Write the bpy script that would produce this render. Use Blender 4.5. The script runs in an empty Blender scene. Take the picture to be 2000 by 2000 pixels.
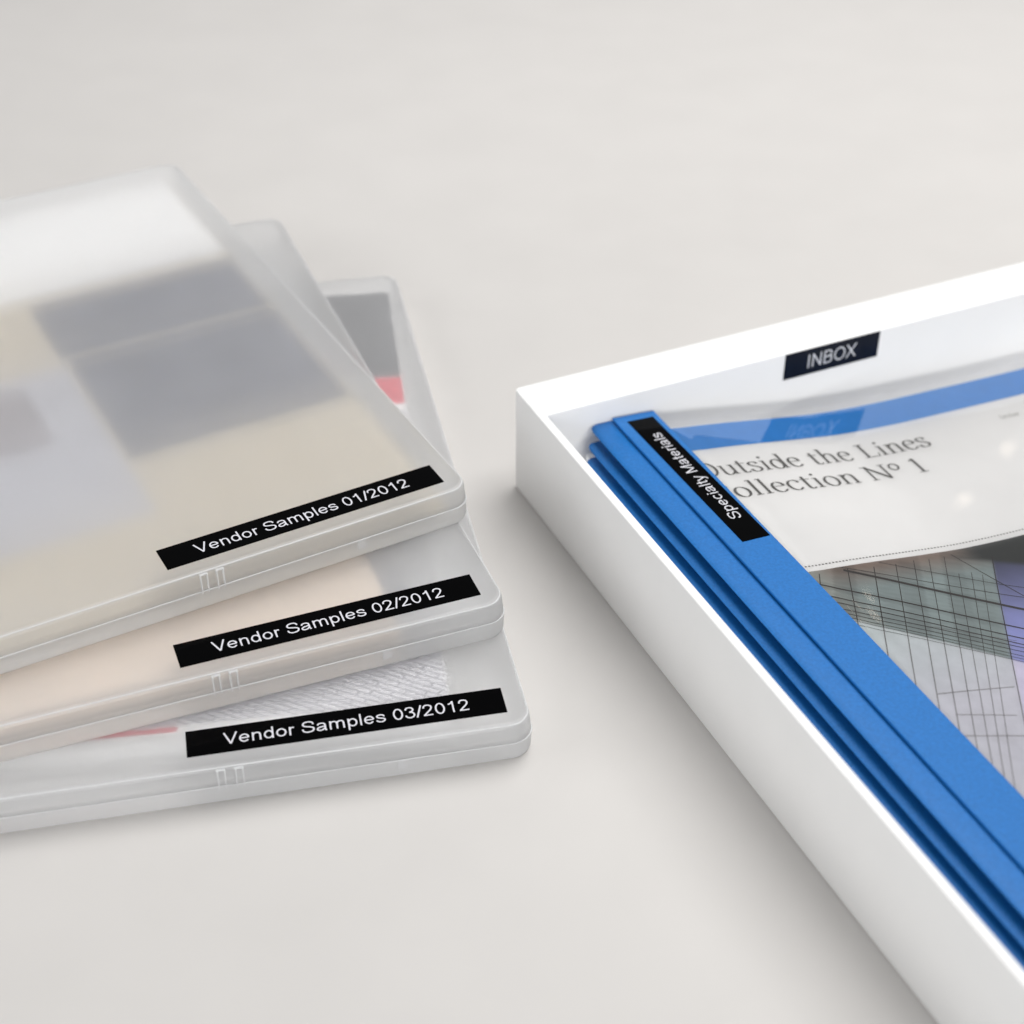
import bpy, bmesh, math
from mathutils import Vector, Matrix

sc = bpy.context.scene
MM = 0.001

# ------------------------------------------------------------------ camera
cam_d = bpy.data.cameras.new("camera")
cam = bpy.data.objects.new("camera", cam_d)
sc.collection.objects.link(cam)
cam.location = (0, 0, 0.3992)
cam.rotation_euler = (math.radians(90 - 36.82), 0, 0)
cam_d.sensor_fit = 'HORIZONTAL'
cam_d.sensor_width = 36
cam_d.lens = 58.66
cam_d.clip_start = 0.01
cam_d.clip_end = 50
cam_d.dof.use_dof = True
cam_d.dof.focus_distance = 0.575
cam_d.dof.aperture_fstop = 8.0
sc.camera = cam

# ------------------------------------------------------------------ ambient and lamps
world = bpy.data.worlds.new("World")
sc.world = world
world.use_nodes = True
bg = world.node_tree.nodes["Background"]
bg.inputs[0].default_value = (0.95, 0.97, 1.0, 1)
bg.inputs[1].default_value = 0.26


def area(name, loc, target, sx, sy, power, col=(1, 1, 1)):
    l = bpy.data.lights.new(name, 'AREA')
    l.shape = 'RECTANGLE'
    l.size, l.size_y = sx, sy
    l.energy = power
    l.color = col
    o = bpy.data.objects.new(name, l)
    sc.collection.objects.link(o)
    o.location = loc
    o.rotation_euler = (Vector(target) - Vector(loc)).to_track_quat('-Z', 'Y').to_euler()
    return o


area("overhead_softbox", (0.42, 0.90, 1.25), (0.08, 0.62, 0), 1.2, 1.0, 18.5, (1.0, 0.985, 0.965))
area("side_fill", (-1.7, 0.30, 0.8), (0.1, 0.5, 0), 1.2, 1.2, 9.5, (1.0, 0.995, 0.985))
area("front_fill", (0.6, -1.8, 0.38), (0.1, 0.5, 0.02), 1.6, 0.7, 25.0, (1.0, 1.0, 1.0))

sc.view_settings.view_transform = 'Standard'
sc.view_settings.look = 'None'
sc.view_settings.gamma = 1.0
sc.view_settings.use_curve_mapping = False
sc.view_settings.exposure = 0.15
sc.render.engine = 'CYCLES'
sc.cycles.use_denoising = True
sc.cycles.max_bounces = 32
sc.cycles.diffuse_bounces = 16
sc.cycles.glossy_bounces = 6
sc.cycles.transmission_bounces = 32
sc.cycles.transparent_max_bounces = 16
sc.cycles.sample_clamp_indirect = 6.0
sc.cycles.blur_glossy = 0.5

# ------------------------------------------------------------------ materials
MATS = {}


def srgb(r, g, b):
    def f(c):
        c /= 255.0
        return c / 12.92 if c <= 0.04045 else ((c + 0.055) / 1.055) ** 2.4
    return (f(r), f(g), f(b), 1)


def base_mat(name, col, rough=0.6, spec=0.4, var=0.04, scale=300.0, bump=0.0, bscale=2500.0):
    """procedural: base colour with a fine noise variation and optional grain bump"""
    m = bpy.data.materials.new(name)
    m.use_nodes = True
    nt = m.node_tree
    p = nt.nodes["Principled BSDF"]
    p.inputs["Roughness"].default_value = rough
    p.inputs["Specular IOR Level"].default_value = spec
    tc = nt.nodes.new("ShaderNodeTexCoord")
    nz = nt.nodes.new("ShaderNodeTexNoise")
    nz.inputs["Scale"].default_value = scale
    nz.inputs["Detail"].default_value = 4
    nt.links.new(tc.outputs["Object"], nz.inputs["Vector"])
    mr = nt.nodes.new("ShaderNodeMapRange")
    mr.inputs["From Min"].default_value = 0.3
    mr.inputs["From Max"].default_value = 0.7
    mr.inputs["To Min"].default_value = 1 - var
    mr.inputs["To Max"].default_value = 1 + var
    nt.links.new(nz.outputs["Fac"], mr.inputs["Value"])
    mx = nt.nodes.new("ShaderNodeVectorMath")
    mx.operation = 'SCALE'
    mx.inputs[0].default_value = col[:3]
    nt.links.new(mr.outputs[0], mx.inputs["Scale"])
    nt.links.new(mx.outputs[0], p.inputs["Base Color"])
    if bump:
        n2 = nt.nodes.new("ShaderNodeTexNoise")
        n2.inputs["Scale"].default_value = bscale
        n2.inputs["Detail"].default_value = 3
        nt.links.new(tc.outputs["Object"], n2.inputs["Vector"])
        b = nt.nodes.new("ShaderNodeBump")
        b.inputs["Strength"].default_value = bump
        b.inputs["Distance"].default_value = 0.0002
        nt.links.new(n2.outputs["Fac"], b.inputs["Height"])
        nt.links.new(b.outputs[0], p.inputs["Normal"])
    MATS[name] = m
    return m


def frosted_mat(name, FROST_ROUGH, FROST_HAZE):
    m = bpy.data.materials.new(name)
    m.use_nodes = True
    nt = m.node_tree
    nt.nodes.clear()
    N = nt.nodes.new
    out = N("ShaderNodeOutputMaterial")
    refr = N("ShaderNodeBsdfGlass")
    refr.distribution = 'MULTI_GGX'
    refr.inputs["Color"].default_value = (1.0, 1.0, 1.0, 1)
    refr.inputs["Roughness"].default_value = FROST_ROUGH
    refr.inputs["IOR"].default_value = 1.24
    tr = N("ShaderNodeBsdfTranslucent")
    tr.inputs["Color"].default_value = (0.985, 0.99, 0.995, 1)
    df = N("ShaderNodeBsdfDiffuse")
    df.inputs["Color"].default_value = (0.96, 0.965, 0.975, 1)
    gl = N("ShaderNodeBsdfGlossy")
    gl.inputs["Roughness"].default_value = 0.28
    haze = N("ShaderNodeMixShader")
    haze.inputs[0].default_value = 0.48
    nt.links.new(df.outputs[0], haze.inputs[1])
    nt.links.new(tr.outputs[0], haze.inputs[2])
    # cloudy unevenness of the moulded sheet
    tc = N("ShaderNodeTexCoord")
    nz = N("ShaderNodeTexNoise")
    nz.inputs["Scale"].default_value = 45
    nz.inputs["Detail"].default_value = 5
    nt.links.new(tc.outputs["Object"], nz.inputs["Vector"])
    mr = N("ShaderNodeMapRange")
    mr.inputs["From Min"].default_value = 0.3
    mr.inputs["From Max"].default_value = 0.7
    mr.inputs["To Min"].default_value = FROST_HAZE - 0.02
    mr.inputs["To Max"].default_value = FROST_HAZE + 0.02
    nt.links.new(nz.outputs["Fac"], mr.inputs["Value"])
    straight = N("ShaderNodeBsdfTransparent")
    thru = N("ShaderNodeMixShader")
    thru.inputs[0].default_value = 0.16
    nt.links.new(refr.outputs[0], thru.inputs[1])
    nt.links.new(straight.outputs[0], thru.inputs[2])
    body = N("ShaderNodeMixShader")
    nt.links.new(mr.outputs[0], body.inputs[0])
    nt.links.new(thru.outputs[0], body.inputs[1])
    nt.links.new(haze.outputs[0], body.inputs[2])
    fr = N("ShaderNodeFresnel")
    fr.inputs["IOR"].default_value = 1.4
    mu = N("ShaderNodeMath")
    mu.operation = 'MULTIPLY'
    mu.inputs[1].default_value = 0.7
    nt.links.new(fr.outputs[0], mu.inputs[0])
    fin = N("ShaderNodeMixShader")
    nt.links.new(mu.outputs[0], fin.inputs[0])
    nt.links.new(body.outputs[0], fin.inputs[1])
    nt.links.new(gl.outputs[0], fin.inputs[2])
    n2 = N("ShaderNodeTexNoise")
    n2.inputs["Scale"].default_value = 1800
    nt.links.new(tc.outputs["Object"], n2.inputs["Vector"])
    bp = N("ShaderNodeBump")
    bp.inputs["Strength"].default_value = 0.12
    bp.inputs["Distance"].default_value = 0.0001
    nt.links.new(n2.outputs["Fac"], bp.inputs["Height"])
    for s in (refr, df, gl):
        nt.links.new(bp.outputs[0], s.inputs["Normal"])
    nt.links.new(fin.outputs[0], out.inputs["Surface"])
    MATS[name] = m
    return m


def inner_mat():
    """inner faces of the moulding: the frosting sits on the outer skin only"""
    m = bpy.data.materials.new("inner_skin")
    m.use_nodes = True
    nt = m.node_tree
    nt.nodes.clear()
    out = nt.nodes.new("ShaderNodeOutputMaterial")
    t = nt.nodes.new("ShaderNodeBsdfTransparent")
    nt.links.new(t.outputs[0], out.inputs["Surface"])
    MATS["inner_skin"] = m


def clear_mat():
    m = bpy.data.materials.new("clear_film")
    m.use_nodes = True
    nt = m.node_tree
    nt.nodes.clear()
    N = nt.nodes.new
    out = N("ShaderNodeOutputMaterial")
    t = N("ShaderNodeBsdfTransparent")
    t.inputs["Color"].default_value = (0.985, 0.985, 0.985, 1)
    g = N("ShaderNodeBsdfGlossy")
    g.inputs["Roughness"].default_value = 0.03
    fr = N("ShaderNodeFresnel")
    fr.inputs["IOR"].default_value = 1.95
    mx = N("ShaderNodeMixShader")
    nt.links.new(fr.outputs[0], mx.inputs[0])
    nt.links.new(t.outputs[0], mx.inputs[1])
    nt.links.new(g.outputs[0], mx.inputs[2])
    tc = N("ShaderNodeTexCoord")
    nz = N("ShaderNodeTexNoise")
    nz.inputs["Scale"].default_value = 18
    nt.links.new(tc.outputs["Object"], nz.inputs["Vector"])
    b = N("ShaderNodeBump")
    b.inputs["Strength"].default_value = 0.05
    b.inputs["Distance"].default_value = 0.002
    nt.links.new(nz.outputs["Fac"], b.inputs["Height"])
    nt.links.new(b.outputs[0], g.inputs["Normal"])
    nt.links.new(mx.outputs[0], out.inputs["Surface"])
    MATS["clear_film"] = m
    return m


def herringbone_mat():
    """black and white print of slanting slats"""
    m = base_mat("slat_print", (0.6, 0.6, 0.62), 0.5)
    nt = m.node_tree
    p = nt.nodes["Principled BSDF"]
    tc = nt.nodes.new("ShaderNodeTexCoord")
    mp = nt.nodes.new("ShaderNodeMapping")
    mp.inputs["Rotation"].default_value = (0, 0, math.radians(31))
    nt.links.new(tc.outputs["Object"], mp.inputs["Vector"])
    br = nt.nodes.new("ShaderNodeTexBrick")
    br.inputs["Scale"].default_value = 1.0
    br.inputs["Brick Width"].default_value = 0.0105
    br.inputs["Row Height"].default_value = 0.0023
    br.inputs["Mortar Size"].default_value = 0.00042
    br.inputs["Mortar Smooth"].default_value = 0.3
    br.offset = 0.38
    br.inputs["Color1"].default_value = (0.86, 0.85, 0.88, 1)
    br.inputs["Color2"].default_value = (0.70, 0.69, 0.73, 1)
    br.inputs["Mortar"].default_value = (0.24, 0.23, 0.27, 1)
    nt.links.new(mp.outputs[0], br.inputs["Vector"])
    nt.links.new(br.outputs["Color"], p.inputs["Base Color"])
    return m


def attr_mat(name, rough=0.45):
    m = bpy.data.materials.new(name)
    m.use_nodes = True
    nt = m.node_tree
    p = nt.nodes["Principled BSDF"]
    p.inputs["Roughness"].default_value = rough
    at = nt.nodes.new("ShaderNodeAttribute")
    at.attribute_name = "print"
    nz = nt.nodes.new("ShaderNodeTexNoise")
    nz.inputs["Scale"].default_value = 160
    nz.inputs["Detail"].default_value = 6
    tc = nt.nodes.new("ShaderNodeTexCoord")
    nt.links.new(tc.outputs["Object"], nz.inputs["Vector"])
    mr = nt.nodes.new("ShaderNodeMapRange")
    mr.inputs["From Min"].default_value = 0.3
    mr.inputs["From Max"].default_value = 0.7
    mr.inputs["To Min"].default_value = 0.95
    mr.inputs["To Max"].default_value = 1.05
    nt.links.new(nz.outputs["Fac"], mr.inputs["Value"])
    sx = nt.nodes.new("ShaderNodeVectorMath")
    sx.operation = 'SCALE'
    nt.links.new(at.outputs["Color"], sx.inputs[0])
    nt.links.new(mr.outputs[0], sx.inputs["Scale"])
    nt.links.new(sx.outputs[0], p.inputs["Base Color"])
    MATS[name] = m
    return m


base_mat("table", (0.592, 0.575, 0.558), 0.55, 0.25, 0.016, 22, 0.10, 1500)
base_mat("white_board", (0.88, 0.88, 0.875), 0.5, 0.3, 0.008, 60, 0.05, 3000)
base_mat("tape_black", (0.0012, 0.0012, 0.0014), 0.10, 0.04, 0.1, 100)
base_mat("tape_navy", (0.001, 0.0018, 0.007), 0.3, 0.3, 0.1, 100)
base_mat("white_ink_lifted", (0.88, 0.88, 0.90), 0.5, 0.2, 0.02, 500)  # white label ink, colour lightened to offset weaker light on the upright wall
base_mat("white_ink", (0.66, 0.66, 0.71), 0.5, 0.2, 0.02, 500)
base_mat("blue_plastic", (0.011, 0.152, 0.465), 0.45, 0.25, 0.10, 900, 0.35, 3200)
base_mat("page_white", (0.80, 0.797, 0.795), 0.7, 0.2, 0.01, 80)
base_mat("paper_white", (0.90, 0.895, 0.89), 0.7, 0.2, 0.01, 80)
base_mat("blue_ink", (0.04, 0.24, 0.58), 0.5, 0.3, 0.04, 200)
base_mat("grey_ink", (0.12, 0.115, 0.11), 0.7, 0.2, 0.05, 300)
base_mat("pale_grey_ink", (0.45, 0.45, 0.43), 0.7, 0.2, 0.05, 300)
base_mat("print_line", (0.035, 0.028, 0.025), 0.5, 0.3, 0.1, 300)
base_mat("print_line_soft", (0.16, 0.15, 0.15), 0.5, 0.3, 0.1, 300)
base_mat("paper_beige", (0.56, 0.49, 0.375), 0.7, 0.2, 0.03, 60)
base_mat("paper_peach", (0.90, 0.745, 0.60), 0.7, 0.2, 0.06, 30)
base_mat("card_navy", (0.045, 0.052, 0.095), 0.6, 0.3, 0.15, 40)
base_mat("card_lavender", (0.47, 0.47, 0.52), 0.6, 0.3, 0.05, 40)
base_mat("card_mauve", (0.27, 0.24, 0.26), 0.6, 0.3, 0.1, 60)
base_mat("card_slate", (0.20, 0.21, 0.25), 0.6, 0.3, 0.1, 60)
base_mat("print_charcoal", (0.10, 0.10, 0.11), 0.6, 0.3, 0.15, 150)
base_mat("print_red", (0.70, 0.05, 0.09), 0.6, 0.3, 0.05, 60)
frosted_mat("frosted_plastic", 0.58, 0.45)
frosted_mat("frosted_edge", 0.5, 0.85)
inner_mat()
clear_mat()
herringbone_mat()
attr_mat("building_print")


# ------------------------------------------------------------------ helpers
def mesh_obj(name, verts, faces, mat, parent=None, smooth=False, flat_big=True):
    me = bpy.data.meshes.new(name)
    me.from_pydata([tuple(c * MM for c in v) for v in verts], [], faces)
    me.update()
    bm = bmesh.new()
    bm.from_mesh(me)
    bmesh.ops.recalc_face_normals(bm, faces=bm.faces)
    bm.to_mesh(me)
    bm.free()
    if smooth:
        for p in me.polygons:
            p.use_smooth = len(p.vertices) <= 4 or not flat_big
    me.materials.append(MATS[mat])
    o = bpy.data.objects.new(name, me)
    sc.collection.objects.link(o)
    if parent:
        o.parent = parent
    return o


def thing(name, label, cat, loc, rz=0.0, group=None):
    o = bpy.data.objects.new(name, None)
    o.empty_display_size = 0.02
    sc.collection.objects.link(o)
    o.location = [c * MM for c in loc]
    o.rotation_euler = (0, 0, rz)
    tag(o, label, cat, group)
    return o


def tag(o, label, cat, group=None):
    o["label"] = label
    o["category"] = cat
    if group:
        o["group"] = group


def rr_loop(x0, x1, y0, y1, r, z, n=8):
    pts = []
    for cx, cy, a0 in ((x1 - r, y1 - r, 0), (x0 + r, y1 - r, 90), (x0 + r, y0 + r, 180), (x1 - r, y0 + r, 270)):
        for i in range(n + 1):
            a = math.radians(a0 + 90 * i / n)
            pts.append((cx + r * math.cos(a), cy + r * math.sin(a), z))
    return pts


def loft(loops, cap_first=True, cap_last=True):
    verts, faces = [], []
    n = len(loops[0])
    for L in loops:
        verts += L
    for k in range(len(loops) - 1):
        for i in range(n):
            j = (i + 1) % n
            faces.append((k * n + i, k * n + j, (k + 1) * n + j, (k + 1) * n + i))
    if cap_first:
        faces.append(tuple(range(n)))
    if cap_last:
        faces.append(tuple(range((len(loops) - 1) * n, len(loops) * n)))
    return verts, faces


def slab(x0, x1, y0, y1, z0, z1, r=0.8, b=0.15):
    """thin plate with rounded corners and eased edges"""
    L = [rr_loop(x0 + b, x1 - b, y0 + b, y1 - b, r, z0, 4), rr_loop(x0, x1, y0, y1, r, z0 + b, 4),
         rr_loop(x0, x1, y0, y1, r, z1 - b, 4), rr_loop(x0 + b, x1 - b, y0 + b, y1 - b, r, z1, 4)]
    return loft(L)


# ---- drawn lettering: every glyph is a set of pen strokes (cap height 1)
def ell(cx, cy, rx, ry, a0=0, a1=360, n=26):
    return [(cx + rx * math.cos(math.radians(a0 + (a1 - a0) * i / n)), cy + ry * math.sin(math.radians(a0 + (a1 - a0) * i / n))) for i in range(n + 1)]


def spl(P, n=7):
    out = []
    for i in range(len(P) - 1):
        p0 = P[max(i - 1, 0)]
        p1, p2 = P[i], P[i + 1]
        p3 = P[min(i + 2, len(P) - 1)]
        for k in range(n):
            t = k / n
            out.append(tuple(0.5 * (2 * p1[c] + (p2[c] - p0[c]) * t + (2 * p0[c] - 5 * p1[c] + 4 * p2[c] - p3[c]) * t * t +
                                    (3 * p1[c] - p0[c] - 3 * p2[c] + p3[c]) * t ** 3) for c in (0, 1)))
    out.append(P[-1])
    return out


def stem(x, y0, y1):
    return [(x, y0), (x, y1)]


SANS = {
    ' ': (.388, []),
    'V': (.932, [[(.07, 1), (.466, .03)], [(.862, 1), (.466, .03)]]),
    'e': (.777, [[(.12, .375), (.655, .375)], ell(.387, .362, .27, .302, 3, 325)]),
    'n': (.777, [stem(.155, .725, 0), spl([(.155, .44), (.23, .60), (.39, .665), (.56, .61), (.615, .46)]), stem(.615, .47, 0)]),
    'd': (.777, [ell(.37, .362, .25, .302), stem(.62, 1, 0)]),
    'o': (.777, [ell(.388, .362, .27, .302)]),
    'r': (.465, [stem(.155, .725, 0), spl([(.155, .40), (.20, .58), (.30, .655), (.43, .63)])]),
    'S': (.932, [spl([(.80, .70), (.74, .86), (.60, .935), (.44, .945), (.25, .90), (.15, .76), (.20, .62), (.38, .545), (.60, .485), (.78, .39), (.80, .24), (.70, .11), (.50, .055), (.30, .07), (.15, .17), (.10, .33)])]),
    'a': (.777, [spl([(.13, .51), (.20, .63), (.38, .665), (.54, .62), (.60, .48), (.60, .16), (.66, 0)]), spl([(.60, .40), (.45, .365), (.25, .33), (.115, .24), (.12, .12), (.25, .058), (.43, .09), (.58, .23)])]),
    'm': (1.164, [stem(.155, .725, 0), spl([(.155, .44), (.22, .60), (.36, .665), (.52, .62), (.58, .46)]), stem(.58, .47, 0), spl([(.58, .44), (.65, .60), (.79, .665), (.95, .62), (1.005, .46)]), stem(1.005, .47, 0)]),
    'p': (.777, [stem(.155, .725, -.28), ell(.41, .362, .25, .302)]),
    'l': (.31, [stem(.155, 1, 0)]),
    's': (.70, [spl([(.58, .50), (.53, .61), (.42, .66), (.30, .665), (.16, .61), (.13, .51), (.22, .42), (.38, .37), (.56, .31), (.60, .19), (.51, .09), (.37, .058), (.22, .08), (.12, .15), (.09, .23)])]),
    'c': (.70, [ell(.375, .362, .265, .302, 42, 318)]),
    'i': (.31, [stem(.155, .725, 0), stem(.155, 1, .87)]),
    't': (.40, [stem(.20, .96, .15), spl([(.20, .18), (.22, .08), (.30, .06), (.38, .07)]), [(.04, .67), (.37, .67)]]),
    'y': (.70, [[(.06, .725), (.355, .02)], spl([(.645, .725), (.42, .14), (.33, -.10), (.25, -.21), (.11, -.22)])]),
    'M': (1.164, [stem(.16, 1, 0), [(.16, 1), (.58, .06)], [(1.0, 1), (.58, .06)], stem(1.0, 1, 0)]),
    'I': (.388, [stem(.19, 1, 0)]),
    'N': (1.01, [stem(.17, 1, 0), [(.17, .97), (.84, .03)], stem(.84, 1, 0)]),
    'B': (.932, [stem(.17, 1, 0), spl([(.17, .94), (.50, .94), (.70, .88), (.74, .74), (.68, .59), (.50, .535), (.17, .53)]), spl([(.50, .53), (.72, .47), (.80, .30), (.73, .13), (.53, .06), (.17, .06)])]),
    'O': (1.09, [ell(.545, .5, .43, .445)]),
    'X': (.932, [[(.07, 1), (.86, 0)], [(.86, 1), (.07, 0)]]),
    '0': (.777, [ell(.388, .495, .265, .445)]),
    '1': (.777, [stem(.46, 1, 0), spl([(.46, .96), (.36, .83), (.17, .735)])]),
    '2': (.777, [spl([(.11, .69), (.16, .86), (.30, .94), (.46, .93), (.60, .83), (.615, .67), (.52, .49), (.32, .29), (.11, .07)]), [(.06, .06), (.68, .06)]]),
    '3': (.777, [spl([(.11, .74), (.18, .88), (.34, .945), (.52, .90), (.60, .75), (.53, .60), (.35, .53)]), spl([(.35, .53), (.55, .48), (.64, .32), (.60, .15), (.45, .06), (.30, .055), (.16, .13), (.09, .28)])]),
    '/': (.388, [[(.02, -.02), (.36, 1.02)]]),
}


def stroke_text(s, glyphs, width_of):
    """strokes -> flat ribbons; width_of(mode, dx, dy) gives the pen width"""
    verts, faces = [], []
    x = 0.0
    lift = 0
    for ch in s:
        adv, strokes = glyphs[ch]
        for st in strokes:
            mode = None
            if isinstance(st, tuple):
                st, mode = st
            n = len(st)
            lift += 1
            b = len(verts)
            if mode == 'dot':
                verts += [(x + px + (px - .165) * .9, py + (py - .93) * .9, lift) for px, py in st[:-1]]
                faces.append(tuple(range(b, b + n - 1)))
                continue
            closed = n > 3 and abs(st[0][0] - st[-1][0]) < 1e-6 and abs(st[0][1] - st[-1][1]) < 1e-6
            for i, (px, py) in enumerate(st):
                if closed:
                    q0, q1 = st[(i - 1) % (n - 1)], st[(i + 1) % (n - 1)]
                else:
                    q0, q1 = st[max(i - 1, 0)], st[min(i + 1, n - 1)]
                dx, dy = q1[0] - q0[0], q1[1] - q0[1]
                l = math.hypot(dx, dy) or 1
                dx, dy = dx / l, dy / l
                w = width_of(mode, dx, dy)
                verts += [(x + px - dy * w / 2, py + dx * w / 2, lift), (x + px + dy * w / 2, py - dx * w / 2, lift)]
            for i in range(n - 1):
                faces.append((b + 2 * i, b + 2 * i + 1, b + 2 * i + 3, b + 2 * i + 2))
        x += adv
    return verts, faces, x


def lettering(body, width, cap, place, mat, parent, pen=0.108):
    """sans text scaled to a width and cap height (mm); place(x, y, lift) -> local mm point"""
    vs, fs, _ = stroke_text(body, SANS, lambda m, dx, dy: pen * (0.9 + 0.1 * abs(dy)))
    x0 = min(v[0] for v in vs)
    x1 = max(v[0] for v in vs)
    sx = width / (x1 - x0)
    return mesh_obj("lettering", [place((x - x0) * sx, y * cap, l * 0.0006) for x, y, l in vs], fs, mat, parent)


# ------------------------------------------------------------------ tabletop
tv, tf = slab(-1800, 1800, -500, 2600, -30, 0, 20, 1.5)
table = mesh_obj("tabletop", tv, tf, "table")
table["kind"] = "structure"

# ------------------------------------------------------------------ frosted cases
T = 15.284
CASES = [(-116.23, 439.13, 0.50777, "01", 2), (-108.66, 407.01, 0.36674, "02", 1), (-104.26, 381.17, 0.20237, "03", 0)]
X0, X1, Y0, Y1 = -132.0, 113.2, -7.3, 304.5
MID = 7.5


def case_loops(kind):
    L = []
    def lp(i, z, r):
        L.append(rr_loop(X0 + i, X1 - i, Y0 + i, Y1 - i, max(r - i * 0.6, 0.8), z, 8))
    R = 8.0
    if kind == "lid":
        top = T - 0.03
        lp(0.25, MID + 0.10, R)
        lp(0.45, MID + 3.0, R)
        lp(0.75, top - 1.8, R)
        lp(1.0, top - 0.9, R)
        lp(1.5, top - 0.3, R)
        lp(2.3, top, R)
        lp(3.0, top, R)
        n_out = len(L)
        lp(3.6, top - 1.15, R)
        lp(3.1, top - 1.3, R)
        lp(2.5, top - 2.0, R)
        lp(2.2, MID + 3.0, R)
        lp(2.0, MID + 0.10, R)
    else:
        lp(2.0, MID + 0.02, R)
        lp(1.7, 3.0, R)
        lp(2.0, 1.8, R)
        lp(3.0, 1.15, R)
        n_out = len(L)
        lp(2.0, 0.02, R)
        lp(0.9, 0.18, R)
        lp(0.45, 0.6, R)
        lp(0.2, 1.8, R)
        lp(0.05, MID - 0.5, R)
        lp(0.08, MID - 0.1, R)
        lp(0.3, MID + 0.02, R)
    return L, n_out


def shell(kind, parent):
    """moulded half: a closed loop of rings, outer skin frosted, inner skin clear"""
    L, k = case_loops(kind)
    n = len(L[0])
    m = len(L)
    verts = [p for l in L for p in l]
    faces, mats = [], []
    outer = range(0, k) if kind == "lid" else range(k, m)
    for a in range(m):
        b = (a + 1) % m
        if a == k - 1:
            continue
        for i in range(n):
            j = (i + 1) % n
            faces.append((a * n + i, a * n + j, b * n + j, b * n + i))
            mats.append(0 if a in outer and b in outer else 1)
    faces.append(tuple(range((k - 1) * n, k * n)))
    mats.append(0 if kind == "lid" else 1)
    faces.append(tuple(range(k * n, (k + 1) * n)))
    mats.append(1 if kind == "lid" else 0)
    o = mesh_obj(kind, verts, faces, "frosted_plastic", parent, True)
    o.data.materials.append(MATS["inner_skin"])
    for p, mi in zip(o.data.polygons, mats):
        p.material_index = mi
    return o


def bead(inset, z, rad, name, parent):
    """moulded bead running round the case"""
    n = 8
    loops = []
    for k in range(n):
        a = 2 * math.pi * k / n
        i = inset - rad * math.cos(a)
        loops.append(rr_loop(X0 + i, X1 - i, Y0 + i, Y1 - i, max(8.0 - i * 0.6, 0.8), z + rad * math.sin(a), 8))
    m = len(loops[0])
    verts = [p for l in loops for p in l]
    faces = [(a * m + i, a * m + (i + 1) % m, ((a + 1) % n) * m + (i + 1) % m, ((a + 1) % n) * m + i) for a in range(n) for i in range(m)]
    return mesh_obj(name, verts, faces, "frosted_edge", parent, True)


def tab(x0, x1, ya, yb, z0, z1):
    """small moulded rib standing proud of the spine"""
    b = 0.22
    v = []
    for z, d in ((z0, b), (z0 + b, 0), (z1 - b, 0), (z1, b)):
        v += [(x0, ya, z), (x0 + b, yb + d, z), (x1 - b, yb + d, z), (x1, ya, z)]
    f = []
    for k in range(3):
        for i in range(4):
            j = (i + 1) % 4
            f.append((k * 4 + i, k * 4 + j, (k + 1) * 4 + j, (k + 1) * 4 + i))
    f += [(0, 1, 2, 3), (12, 13, 14, 15)]
    return v, f


def make_case(x, y, a, num, lev, words):
    c = thing("plastic_case", words, "case", (x, y, lev * T), a, "stacked frosted sample cases")
    shell("base", c)
    lid = shell("lid", c)
    bead(1.42, T - 0.50, 0.36, "edge_bead", lid)
    bead(0.14, MID + 0.05, 0.26, "seam_bead", c)
    for x0 in (8.6, 14.4):
        v, f = tab(x0, x0 + 0.75, Y0 + 0.8, Y0 - 0.12, MID - 1.2, T - 0.9)
        mesh_obj("hinge_rib", v, f, "frosted_edge", lid)
        v, f = tab(x0 + 2.3, x0 + 3.05, Y0 + 0.8, Y0 - 0.12, MID - 1.2, T - 0.9)
        mesh_obj("hinge_rib", v, f, "frosted_edge", lid)
        v, f = tab(x0, x0 + 3.05, Y0 + 1.2, Y0 + 0.35, T - 1.5, T - 0.8)
        mesh_obj("hinge_rib", v, f, "frosted_edge", lid)
    v, f = tab(66.5, 70.0, Y0 + 0.6, Y0 - 0.02, 3.4, MID - 0.4)
    mesh_obj("latch", v, f, "frosted_plastic", c)
    v, f = slab(0, 104.93, 0, 12, T, T + 0.16, 0.1, 0.04)
    t = mesh_obj("tape_label", v, f, "tape_black", c)
    t["label"] = "black tape label reading Vendor Samples %s/2012" % num
    lettering("Vendor Samples %s/2012" % num, 80.8, 5.35,
              lambda px, py, l: (12.0 + px, 3.45 + py, T + 0.185 + l), "white_ink", t)
    return c


make_case(*CASES[0], "translucent frosted case on top of the stack, its label ending 01/2012")
make_case(*CASES[1], "translucent frosted case in the middle of the stack, its label ending 02/2012")
make_case(*CASES[2], "translucent frosted case lying on the table, its label ending 03/2012")


# ---- what lies inside the cases
def insert(k, name, rect, z0, z1, mat, label, cat, tilt=0.0, pivot=(0, 0)):
    x, y, a, num, lev = CASES[k]
    x0, x1, y0, y1 = rect
    v, f = slab(x0 - pivot[0], x1 - pivot[0], y0 - pivot[1], y1 - pivot[1], 0, z1 - z0, 0.6, 0.05)
    o = mesh_obj(name, v, f, mat)
    px = x + math.cos(a) * pivot[0] - math.sin(a) * pivot[1]
    py = y + math.sin(a) * pivot[0] + math.cos(a) * pivot[1]
    o.location = (px * MM, py * MM, (lev * T + z0) * MM)
    o.rotation_euler = (0, 0, a + tilt)
    if label:
        tag(o, label, cat)
    return o


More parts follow.
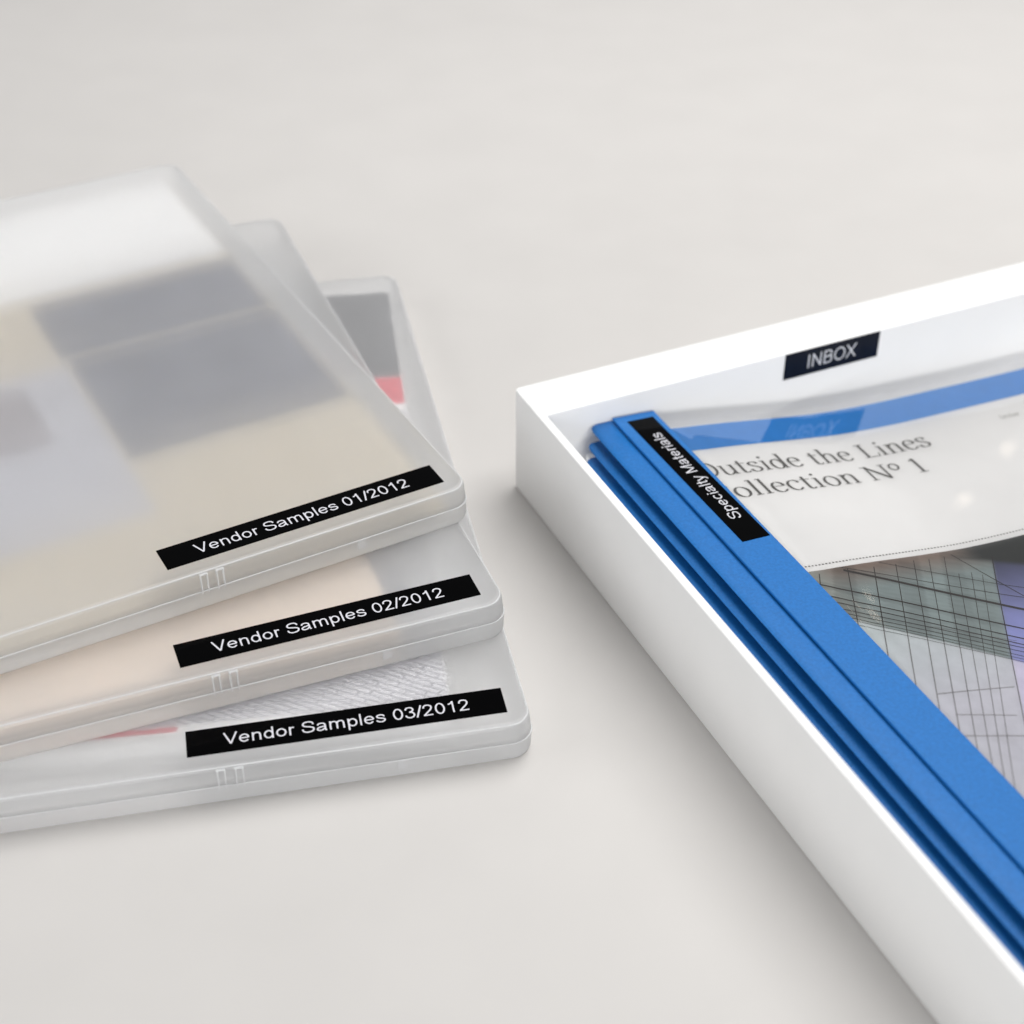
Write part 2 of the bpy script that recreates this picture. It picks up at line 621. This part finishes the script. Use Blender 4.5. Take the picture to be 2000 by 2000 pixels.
insert(0, "sample_sheet", (-122, 106.5, 4, 300), 1.3, 2.2, "paper_beige",
       "beige sheet filling the case whose label ends 01/2012", "paper")
insert(0, "sample_sheet", (-122, 105.0, 219, 299.5), 2.25, 3.2, "paper_white",
       "white sheet at the far end of the case labelled 01/2012", "paper")
insert(0, "sample_card", (14, 104.5, 82, 161), 2.25, 2.7, "card_navy",
       "dark navy card beside the beige area of the case labelled 01/2012", "card")
insert(0, "sample_card", (12, 104.5, 164.5, 212), 2.25, 2.7, "card_navy",
       "dark navy card between the white sheet and the other dark card", "card")
pale = insert(0, "sample_card", (-122, 11.5, 46, 158), 2.25, 2.7, "card_lavender",
              "pale lavender card left of the dark cards in the top case", "card")
v, f = slab(-40, -8, 105, 150, 0.46, 0.50, 5, 0.01)
mesh_obj("printed_patch", v, f, "card_mauve", pale)
insert(1, "sample_sheet", (-122, 76, 6, 296), 2.2, 6.2, "paper_peach",
       "peach coloured sheet in the case whose label ends 02/2012", "paper")
insert(1, "sample_card", (-60, 85, 16, 200), 1.3, 2.15, "card_slate",
       "slate blue card showing past the peach sheet's edge in the middle case", "card")
# printed sheet in the lowest case, lying slightly askew
TL = math.radians(-4.1)
s3 = insert(2, "sample_sheet", (-118, 88, 6, 291), 1.3, 13.7, "paper_white",
            "printed sheet with slanting slat photo, red band and charcoal end in the lowest case", "paper", TL, (88, 20))
v, f = slab(-206, -0.4, -9.5, 168, 12.44, 12.47, 0.6, 0.005)
mesh_obj("printed_slats", v, f, "slat_print", s3)
v, f = slab(-206, -90, -12.5, -10.2, 12.44, 12.47, 0.3, 0.005)
mesh_obj("printed_line", v, f, "print_red", s3)
v, f = slab(-206, -0.4, 174, 195, 12.44, 12.47, 0.6, 0.005)
mesh_obj("printed_band", v, f, "print_red", s3)
v, f = slab(-206, -0.4, 195.5, 269.5, 12.44, 12.47, 0.6, 0.005)
mesh_obj("printed_block", v, f, "print_charcoal", s3)

# ------------------------------------------------------------------ letter tray (u right, v towards viewer)
BX, BY, BA, BH = 0.82, 551.41, 0.43047, 46.88
UW, VL = 262.0, 362.0
tray = thing("letter_tray", "white open letter tray holding blue folders, marked INBOX", "tray", (BX, BY, 0), BA)


def tray_body():
    L = []
    def lp(l, r, b, f, rad, z):
        L.append(rr_loop(l, UW - r, -(VL - f), -b, rad, z, 6))
    lp(1.0, 1.0, 1.0, 1.0, 1.6, 0.02)
    lp(0, 0, 0, 0, 2.2, 1.0)
    lp(0, 0, 0, 0, 2.2, BH - 0.5)
    lp(0.15, 0.15, 0.15, 0.15, 2.2, BH - 0.15)
    lp(0.5, 0.5, 0.5, 0.5, 2.0, BH)
    lp(2.9, 2.9, 22.1, 2.9, 0.7, BH)
    lp(3.3, 3.3, 22.45, 3.3, 0.6, BH - 0.15)
    lp(3.4, 3.4, 22.6, 3.4, 0.5, BH - 0.5)
    lp(3.4, 3.4, 22.6, 3.4, 0.5, 2.2)
    return loft(L)


v, f = tray_body()
mesh_obj("tray_body", v, f, "white_board", tray, True)
# INBOX label on the back wall
v, f = slab(110.2, 156.0, -0.08, 0.08, 0, 12.1, 0.07, 0.02)
pts = [(x, -22.6 - 0.085 + y, 34.35 + z) for x, y, z in v]
t = mesh_obj("tape_label", pts, f, "tape_navy", tray)
t["label"] = "black tape label reading INBOX on the tray's back wall"
lettering("INBOX", 23.2, 6.3, lambda px, py, l: (121.6 + px, -22.79 - l, 37.45 + py), "white_ink_lifted", t, 0.092)

# ------------------------------------------------------------------ folders
PU = [30, 44, 51, 56, 62, 71, 80, 90, 105, 120, 145, 175, 215, 262]
PZ = [35.4, 35.9, 35.8, 34.9, 34.0, 32.5, 30.9, 29.0, 26.3, 23.9, 21.5, 20.0, 18.4, 17.6]


def lin(u, U, Z):
    if u <= U[0]:
        return Z[0]
    for i in range(len(U) - 1):
        if u <= U[i + 1]:
            k = (u - U[i]) / (U[i + 1] - U[i])
            # smooth interpolation through neighbouring slopes
            z0, z1 = Z[i], Z[i + 1]
            h = U[i + 1] - U[i]
            m0 = (Z[i + 1] - Z[i - 1]) / (U[i + 1] - U[i - 1]) if i > 0 else (z1 - z0) / h
            m1 = (Z[i + 2] - Z[i]) / (U[i + 2] - U[i]) if i + 2 < len(U) else (z1 - z0) / h
            k2, k3 = k * k, k * k * k
            return (2 * k3 - 3 * k2 + 1) * z0 + (k3 - 2 * k2 + k) * h * m0 + (-2 * k3 + 3 * k2) * z1 + (k3 - k2) * h * m1
    return Z[-1]


def pz(u):
    return lin(u, PU, PZ)


def drop(u):
    return 35.8 - pz(max(u, 51))


def page_pt(u, v, dz=0.0):
    return (u, -v, pz(u) + dz)


def frange(a, b, step):
    n = max(1, int(round(abs(b - a) / step)))
    return [a + (b - a) * i / n for i in range(n + 1)]


def grid(us, vs, fn):
    verts = [fn(u, w) for w in vs for u in us]
    n = len(us)
    faces = [(j * n + i, j * n + i + 1, (j + 1) * n + i + 1, (j + 1) * n + i)
             for j in range(len(vs) - 1) for i in range(n - 1)]
    return verts, faces


def solid(o, th, off=-1.0):
    m = o.modifiers.new("thickness", 'SOLIDIFY')
    m.thickness = th * MM
    m.offset = off
    return o


FOLD_UV = (BX, BY, BA)


def folder(left, zt, v0, label):
    fo = thing("report_folder", label, "folder", (BX, BY, 0), BA, "blue report folders stacked in the tray")
    # lower sheet, set back from the edge, and the flap that overhangs it
    prof = [(u, zt - 2.4 - drop(u)) for u in frange(245, 52, 6)] + [(40, zt - 2.4), (left + 8, zt - 2.4)]
    sheet(fo, "back_cover", prof, left + 8, v0 + 14.5, 0.45)
    prof = [(left, zt - 0.55), (left + 0.8, zt - 0.30), (left + 2, zt - 0.10), (left + 4, zt), (left + 8, zt - 0.1),
            (left + 14, zt - 0.4), (left + 26, zt - 1.0)]
    sheet(fo, "flap", prof, left, v0, 0.45)
    return fo


def sheet(fo, name, prof, left, v0, th):
    rc = 3.2
    V = 302.0
    us = []
    for (ua, za), (ub, zb) in zip(prof[:-1], prof[1:]):
        n = 4 if min(ua, ub) < left + rc else 1
        us += [(ua + (ub - ua) * k / n, za + (zb - za) * k / n) for k in range(n)]
    us.append(prof[-1])
    verts, faces = [], []
    for u, z in us:
        du = abs(u - left)
        s = rc - math.sqrt(max(rc * rc - (rc - du) ** 2, 0)) if du < rc else 0
        # a hand-worn sheet is never quite flat along its length
        row = []
        for k in range(13):
            w = v0 + s + (V - 2 * s) * k / 12
            row.append((u, -w, z + 0.10 * math.sin(w * 0.021 + left) * max(0.0, 1 - du / 20)))
        verts += row
    for i in range(len(us) - 1):
        for k in range(12):
            faces.append((i * 13 + k, i * 13 + k + 1, (i + 1) * 13 + k + 1, (i + 1) * 13 + k))
    o = mesh_obj(name, verts, faces, "blue_plastic", fo, True)
    solid(o, th, 0)
    return o


def strip(fo, u0, u1, z0, z1, v0, V):
    """flat binding strip with eased edges"""
    b = 0.25
    th = 0.9
    def ring(v, i):
        k = (z1 - z0) / (u1 - u0)
        f = lambda u, d: (u, -v, z0 + k * (u - u0) + d)
        return [f(u0 + i, -th + i), f(u0 + i, -b - i), f(u0 + b + i, -i), f(u1 - b - i, -i), f(u1 - i, -b - i), f(u1 - i, -th + i)]
    L = [ring(v0, b), ring(v0 + b, 0), ring(v0 + V - b, 0), ring(v0 + V, b)]
    v, f = loft(L)
    return mesh_obj("binding_strip", v, f, "blue_plastic", fo)


f3 = folder(15.2, 28.2, 31.8, "blue report folder at the bottom of the three in the tray")
f2 = folder(18.0, 32.3, 27.8, "blue report folder between the labelled one and the lowest one")
f1 = folder(21.4, 36.9, 23.2, "blue report folder labelled Specialty Materials, on top with a title page")
for fo, u, z, v0 in ((f3, 28, 28.3, 33), (f2, 31, 32.4, 29)):
    strip(fo, u + 2, u + 18, z + 0.6, z - 0.3, v0, 300)
strip(f1, 31.2, 49.6, 38.5, 37.15, 23.6, 299)

# loose papers that fill the tray below the folders
us = frange(20, 248, 6)
ztop = lambda u: 25.0 - drop(u) * 0.98 if u < 250 else 6
pv, pf = [], []
prof = [(u, ztop(u)) for u in us]
for u, z in prof:
    pv += [(u, -24.5, 2.3), (u, -24.5, z), (u, -338, z), (u, -338, 2.3)]
for i in range(len(prof) - 1):
    for k in range(4):
        j = (k + 1) % 4
        pf.append((i * 4 + k, i * 4 + j, (i + 1) * 4 + j, (i + 1) * 4 + k))
n = (len(prof) - 1) * 4
pf += [(0, 1, 2, 3), (n, n + 1, n + 2, n + 3)]
ps = mesh_obj("paper_stack", pv, pf, "paper_white")
ps.location = (BX * MM, BY * MM, 0)
ps.rotation_euler = (0, 0, BA)
tag(ps, "stack of white papers underneath the blue folders in the tray", "paper")

# title page, bent down from the spine
gv, gf = grid(frange(42, 246, 3.0), frange(36, 320, 71), lambda u, w: page_pt(u, w))
page = mesh_obj("title_page", gv, gf, "page_white", f1, True)
solid(page, 0.25)
gv, gf = grid(frange(42.5, 245.5, 2.0), [36.4, 53.0], lambda u, w: page_pt(u, w, 0.06))
mesh_obj("printed_band", gv, gf, "blue_ink", page, True)

# perforation-like dotted rule above the photograph
dv, df_ = [], []
for i, u in enumerate(frange(51, 236, 1.45)):
    b = len(dv)
    dv += [page_pt(u, 131.0, 0.08), page_pt(u + 0.7, 131.0, 0.08), page_pt(u + 0.7, 131.55, 0.08), page_pt(u, 131.55, 0.08)]
    df_.append((b, b + 1, b + 2, b + 3))
o = mesh_obj("dotted_rule", dv, df_, "grey_ink", page)
o["kind"] = "stuff"

# ---- serif lettering drawn with a broad pen
XH = 0.68
TK, TH = 0.105, 0.036


def foot(x, y, w=0.13):
    return ([(x - w, y), (x + w, y)], 'thin')


GL = {
    'u': (0.70, [stem(.17, XH, .2), spl([(.17, .25), (.19, .08), (.30, -.005), (.42, .04), (.53, .17)]), stem(.55, XH, .0), ([(.04, XH - .02), (.17, XH - .02)], 'thin'), ([(.42, XH - .02), (.55, XH - .02)], 'thin'), ([(.55, .02), (.67, .02)], 'thin')]),
    't': (0.44, [stem(.18, .86, .16), spl([(.18, .2), (.20, .04), (.30, -.01), (.40, .06)]), ([(.04, XH - .02), (.40, XH - .02)], 'thin')]),
    's': (0.50, [spl([(.41, .53), (.37, .63), (.25, .68), (.12, .63), (.10, .51), (.19, .41), (.32, .32), (.42, .22), (.41, .08), (.28, -.01), (.14, .01), (.07, .09), (.06, .18)])]),
    'i': (0.36, [stem(.18, XH, 0), ([(.05, XH - .02), (.18, XH - .02)], 'thin'), foot(.18, .02), (ell(.165, .93, .035, .035), 'dot')]),
    'd': (0.70, [ell(.29, .33, .21, .34), stem(.54, 1.06, 0), ([(.42, 1.04), (.54, 1.04)], 'thin'), ([(.54, .02), (.66, .02)], 'thin')]),
    'e': (0.58, [([(.09, .40), (.49, .40)], 'thin'), spl([(.49, .40), (.46, .56), (.38, .65), (.29, .68), (.17, .63), (.09, .48), (.08, .32), (.12, .12), (.25, .0), (.38, .02), (.50, .13)])]),
    'h': (0.72, [stem(.17, 1.06, 0), spl([(.17, .48), (.28, .63), (.39, .675), (.51, .60), (.54, .45)]), stem(.54, .48, 0), ([(.05, 1.04), (.17, 1.04)], 'thin'), foot(.17, .02), foot(.54, .02)]),
    'n': (0.72, [stem(.17, XH, 0), spl([(.17, .48), (.28, .63), (.39, .675), (.51, .60), (.54, .45)]), stem(.54, .48, 0), ([(.05, XH - .02), (.17, XH - .02)], 'thin'), foot(.17, .02), foot(.54, .02)]),
    'L': (0.74, [stem(.22, 1.0, 0), foot(.22, .98, .16), ([(.07, .02), (.66, .02)], 'thin'), ([(.66, .0), (.70, .24)], 'thin')]),
    'o': (0.64, [ell(.32, .335, .24, .345)]),
    'l': (0.36, [stem(.18, 1.06, 0), ([(.05, 1.04), (.18, 1.04)], 'thin'), foot(.18, .02)]),
    'c': (0.56, [spl([(.48, .50), (.46, .60), (.37, .67), (.28, .68), (.16, .62), (.08, .46), (.08, .28), (.14, .10), (.26, .0), (.38, .02), (.49, .13)])]),
    'N': (0.98, [(stem(.18, 1, 0), 'mid'), ([(.16, 1.0), (.78, .0)], 'thick'), (stem(.79, 1, 0), 'mid'), foot(.14, .98), foot(.18, .02), foot(.79, .98)]),
    'º': (0.46, [(ell(.22, .70, .16, .22), 'mid')]),
    '1': (0.52, [stem(.27, 1.0, 0), spl([(.27, 1.0), (.20, .92), (.10, .88)]), foot(.27, .02, .17)]),
    'O': (0.92, [ell(.46, .5, .39, .52)]),
    'C': (0.84, [spl([(.76, .74), (.72, .9), (.58, 1.01), (.45, 1.02), (.22, .9), (.09, .62), (.09, .38), (.22, .1), (.44, -.02), (.6, .0), (.76, .2)])]),
    ' ': (0.34, []),
}


def pen(mode, dx, dy):
    if mode == 'thin':
        return TH
    if mode == 'mid':
        return TH + 0.02 + 0.02 * abs(dy)
    if mode == 'thick':
        return TK
    return TH + (TK - TH) * abs(dy) ** 1.3


def page_text(s, u_first, u_last, v_base, cap, anchor, mat):
    """anchor: index of the character whose left edge stands at u_first"""
    v, f, w = stroke_text(s, GL, pen)
    xa = sum(GL[c][0] for c in s[:anchor])
    sx = (u_last - u_first) / (w - xa)
    pts = [page_pt(u_first + (a - xa) * sx, v_base - b * cap, 0.06 + l * 0.0006) for a, b, l in v]
    return mesh_obj("lettering", pts, f, mat, page)


page_text("Outside the Lines", 53.6, 151.5, 71.4, 9.4, 1, "grey_ink")
page_text("Collection Nº 1", 51.0, 139.5, 86.4, 9.4, 1, "grey_ink")
lettering("Inte", 9.0, 3.0, lambda px, py, l: page_pt(190.5 + px, 66.0 - py, 0.07 + l), "pale_grey_ink", page)

# ---- printed photograph of a glass facade
def lerp3(a, b, k):
    k = min(max(k, 0), 1)
    return tuple(a[i] + (b[i] - a[i]) * k for i in range(3))


def side(u, w, a, b):
    """signed distance of (u, w) from line a-b, positive below (towards larger v)"""
    dx, dy = b[0] - a[0], b[1] - a[1]
    return ((w - a[1]) * dx - (u - a[0]) * dy) / math.hypot(dx, dy)


def sm(x, w=0.35):
    k = min(max(x / w * 0.5 + 0.5, 0), 1)
    return k * k * (3 - 2 * k)


def facade(u, w):
    c = lambda *a: srgb(*a)[:3]
    upper = lerp3(c(124, 108, 98), c(134, 146, 146), (w - 136) / 12)
    upper = lerp3(upper, c(146, 150, 146), (62 - u) / 12)
    # pane to pane variation
    pan = math.sin(math.floor((u + 0.6 * w) / 9.4) * 2.4) * 0.13 + math.sin(math.floor((w - 0.68 * u) / 5.0) * 4.1) * 0.09
    pan += 0.05 * math.sin(w * 1.9 - u * 0.9) * math.sin(u * 0.45)
    upper = tuple(x * (1 + pan) for x in upper)
    lower = lerp3(c(196, 203, 205), c(206, 206, 214), (w - 170) / 40)
    k = sm(side(u, w, (57.8, 167.8), (91.6, 193.5)), 0.8)
    left = lerp3(upper, lower, k)
    r_up = lerp3(c(52, 54, 78), c(150, 155, 205), (w - 142) / 38)
    r_lo = c(208, 204, 222)
    right = lerp3(r_up, r_lo, sm(side(u, w, (91.6, 193.5), (95.3, 196.7)), 0.8))
    k = sm(-((u - 125.8) * (219.6 - 141.5) - (w - 141.5) * (76.2 - 125.8)) / -92.5, 0.5)
    col = lerp3(left, right, k)
    dark = min(sm(-side(u, w, (124.1, 144.4), (134.2, 149.4)), 2.0), sm(u - 116 + (w - 134) * 0.2, 9))
    return lerp3(col, c(38, 40, 38), dark)


us = frange(46, 245, 0.8)
vs = frange(134.2, 318, 0.8)
vs = [w for w in vs if w < 232] + frange(236, 318, 8)
gv, gf = grid(us, vs, lambda u, w: page_pt(u, w, 0.06))
ph = mesh_obj("printed_photo", gv, gf, "building_print", page, True)
at = ph.data.color_attributes.new("print", 'FLOAT_COLOR', 'POINT')
k = 0
for w in vs:
    for u in us:
        at.data[k].color = (*facade(u, w), 1)
        k += 1


def print_lines(name, lines, mat, dz):
    v, f = [], []
    for (a, b, wd) in lines:
        n = 90
        dx, dy = b[0] - a[0], b[1] - a[1]
        l = math.hypot(dx, dy)
        nx, ny = -dy / l * wd / 2, dx / l * wd / 2
        b0 = len(v)
        for i in range(n + 1):
            q = i / n
            u, w = a[0] + dx * q, a[1] + dy * q
            v += [page_pt(u + nx, w + ny, dz), page_pt(u - nx, w - ny, dz)]
        for i in range(n):
            f.append((b0 + 2 * i, b0 + 2 * i + 1, b0 + 2 * i + 3, b0 + 2 * i + 2))
    o = mesh_obj(name, v, f, mat, page)
    o["kind"] = "stuff"
    return o


def ext(a, b, k):
    return (a[0] + (b[0] - a[0]) * k, a[1] + (b[1] - a[1]) * k)


beams = [((63.9, 136.2), (116.1, 171.5), 1.15), ((47, 139.5), (108.4, 180.9), .62), ((47, 146.5), (104.4, 185.6), .5),
         ((47, 149.9), (102.1, 188.4), .42), ((47, 154), (100.9, 189.9), .34), ((47, 156.6), (99.3, 191.8), .30), ((50, 161), (98, 194), .25), ((47, 160.5), (97, 195.5), .2), ((47, 163), (95, 196), .18),
         ((64, 134.6), (116, 163), .3), ((80, 135), (118, 157), .25)]
print_lines("printed_beams", [(a, ext(a, b, 1.6), w * 1.1) for a, b, w in beams], "print_line", 0.13)
mull = [((53.8, 136.1), (48, 146), .4), ((65.9, 135.8), (51.0, 163.6), .42), ((76.4, 137.0), (51.6, 179.8), .42),
        ((85.8, 137.2), (52.6, 193.4), .36), ((94.2, 136.5), (52.4, 206.3), .34), ((100.6, 137.1), (54.4, 213.3), .32),
        ((107.6, 136.9), (53.7, 223.5), .3), ((106.1, 147.5), (61.3, 218.7), .26), ((111.5, 147.9), (64.9, 219.5), .26),
        ((114.7, 150.2), (68.0, 220.3), .24), ((125.8, 141.5), (70, 229), .42), ((111.0, 136.4), (121.5, 165.0), .5)]
mull = [(a, b, w * 0.85) for a, b, w in mull]
mull = [(a, b if b[0] <= 47 else ext(a, b, (a[0] - 47) / (a[0] - b[0])) if a[0] > b[0] else b, w) for a, b, w in mull]
up, low = [], []
for a, b, w in mull:
    sa, sb = side(*a, (57.8, 167.8), (91.6, 193.5)), side(*b, (57.8, 167.8), (91.6, 193.5))
    if sa * sb < 0:
        m = ext(a, b, sa / (sa - sb))
        up.append((a, m, w))
        low.append((m, b, w))
    else:
        up.append((a, b, w))
print_lines("printed_mullions", up, "print_line", 0.11)
print_lines("printed_mullions", low, "print_line_soft", 0.11)
print_lines("printed_joints", [((54.4, 203.0), (83.0, 206.7), .28), ((54.0, 213.2), (73.9, 219.0), .25), ((50.0, 222.5), (70.0, 228.0), .25), ((75, 172), (101, 186), .2)], "print_line_soft", 0.10)

# clear film over the page
def film_pt(u, w):
    z = pz(u) + 0.5 + 0.25 * math.sin(u * 0.05 + w * 0.012)
    return (u, -w, z)


gv, gf = grid(frange(43, 248, 1.5), frange(32.5, 323, 12), film_pt)
film = mesh_obj("clear_cover", gv, gf, "clear_film", f1, True)

# two small warm spot lamps glint in the curved film
for gu, gw in ((137.6, 109.0), (57.0, 163.0)):
    ca, sa = math.cos(BA), math.sin(BA)
    wp = lambda p: Vector(((BX + ca * p[0] - sa * p[1]) * MM, (BY + sa * p[0] + ca * p[1]) * MM, p[2] * MM))
    P = wp(film_pt(gu, gw))
    nrm = (wp(film_pt(gu + 1, gw)) - P).cross(wp(film_pt(gu, gw - 1)) - P).normalized()
    d = (P - cam.location).normalized()
    r = d - 2 * d.dot(nrm) * nrm
    area("spot_lamp", P + r * 1.5, P, 0.006, 0.015, 0.0009, (1.0, 0.86, 0.70))

# Specialty Materials label on the strip
SK = (37.15 - 38.5) / (49.6 - 31.2)
sz = lambda u: 38.5 + SK * (u - 31.2)
v, f = slab(35.5, 47.0, -112.3, -28.0, 0, 0.14, 0.1, 0.03)
yaw = math.radians(1.0)
def tilt(x, y, z):
    cx, cy = 41.25, -28.0
    dx, dy = x - cx, y - cy
    X = cx + dx * math.cos(yaw) - dy * math.sin(yaw)
    Y = cy + dx * math.sin(yaw) + dy * math.cos(yaw)
    return (X, Y, sz(X) + 0.03 + z)
t = mesh_obj("tape_label", [tilt(*p) for p in v], f, "tape_black", f1)
t["label"] = "black tape label reading Specialty Materials"
lettering("Specialty Materials", 60.0, 4.8, lambda px, py, l: tilt(43.7 - py, -99.3 + px, 0.165 + l), "white_ink", t)
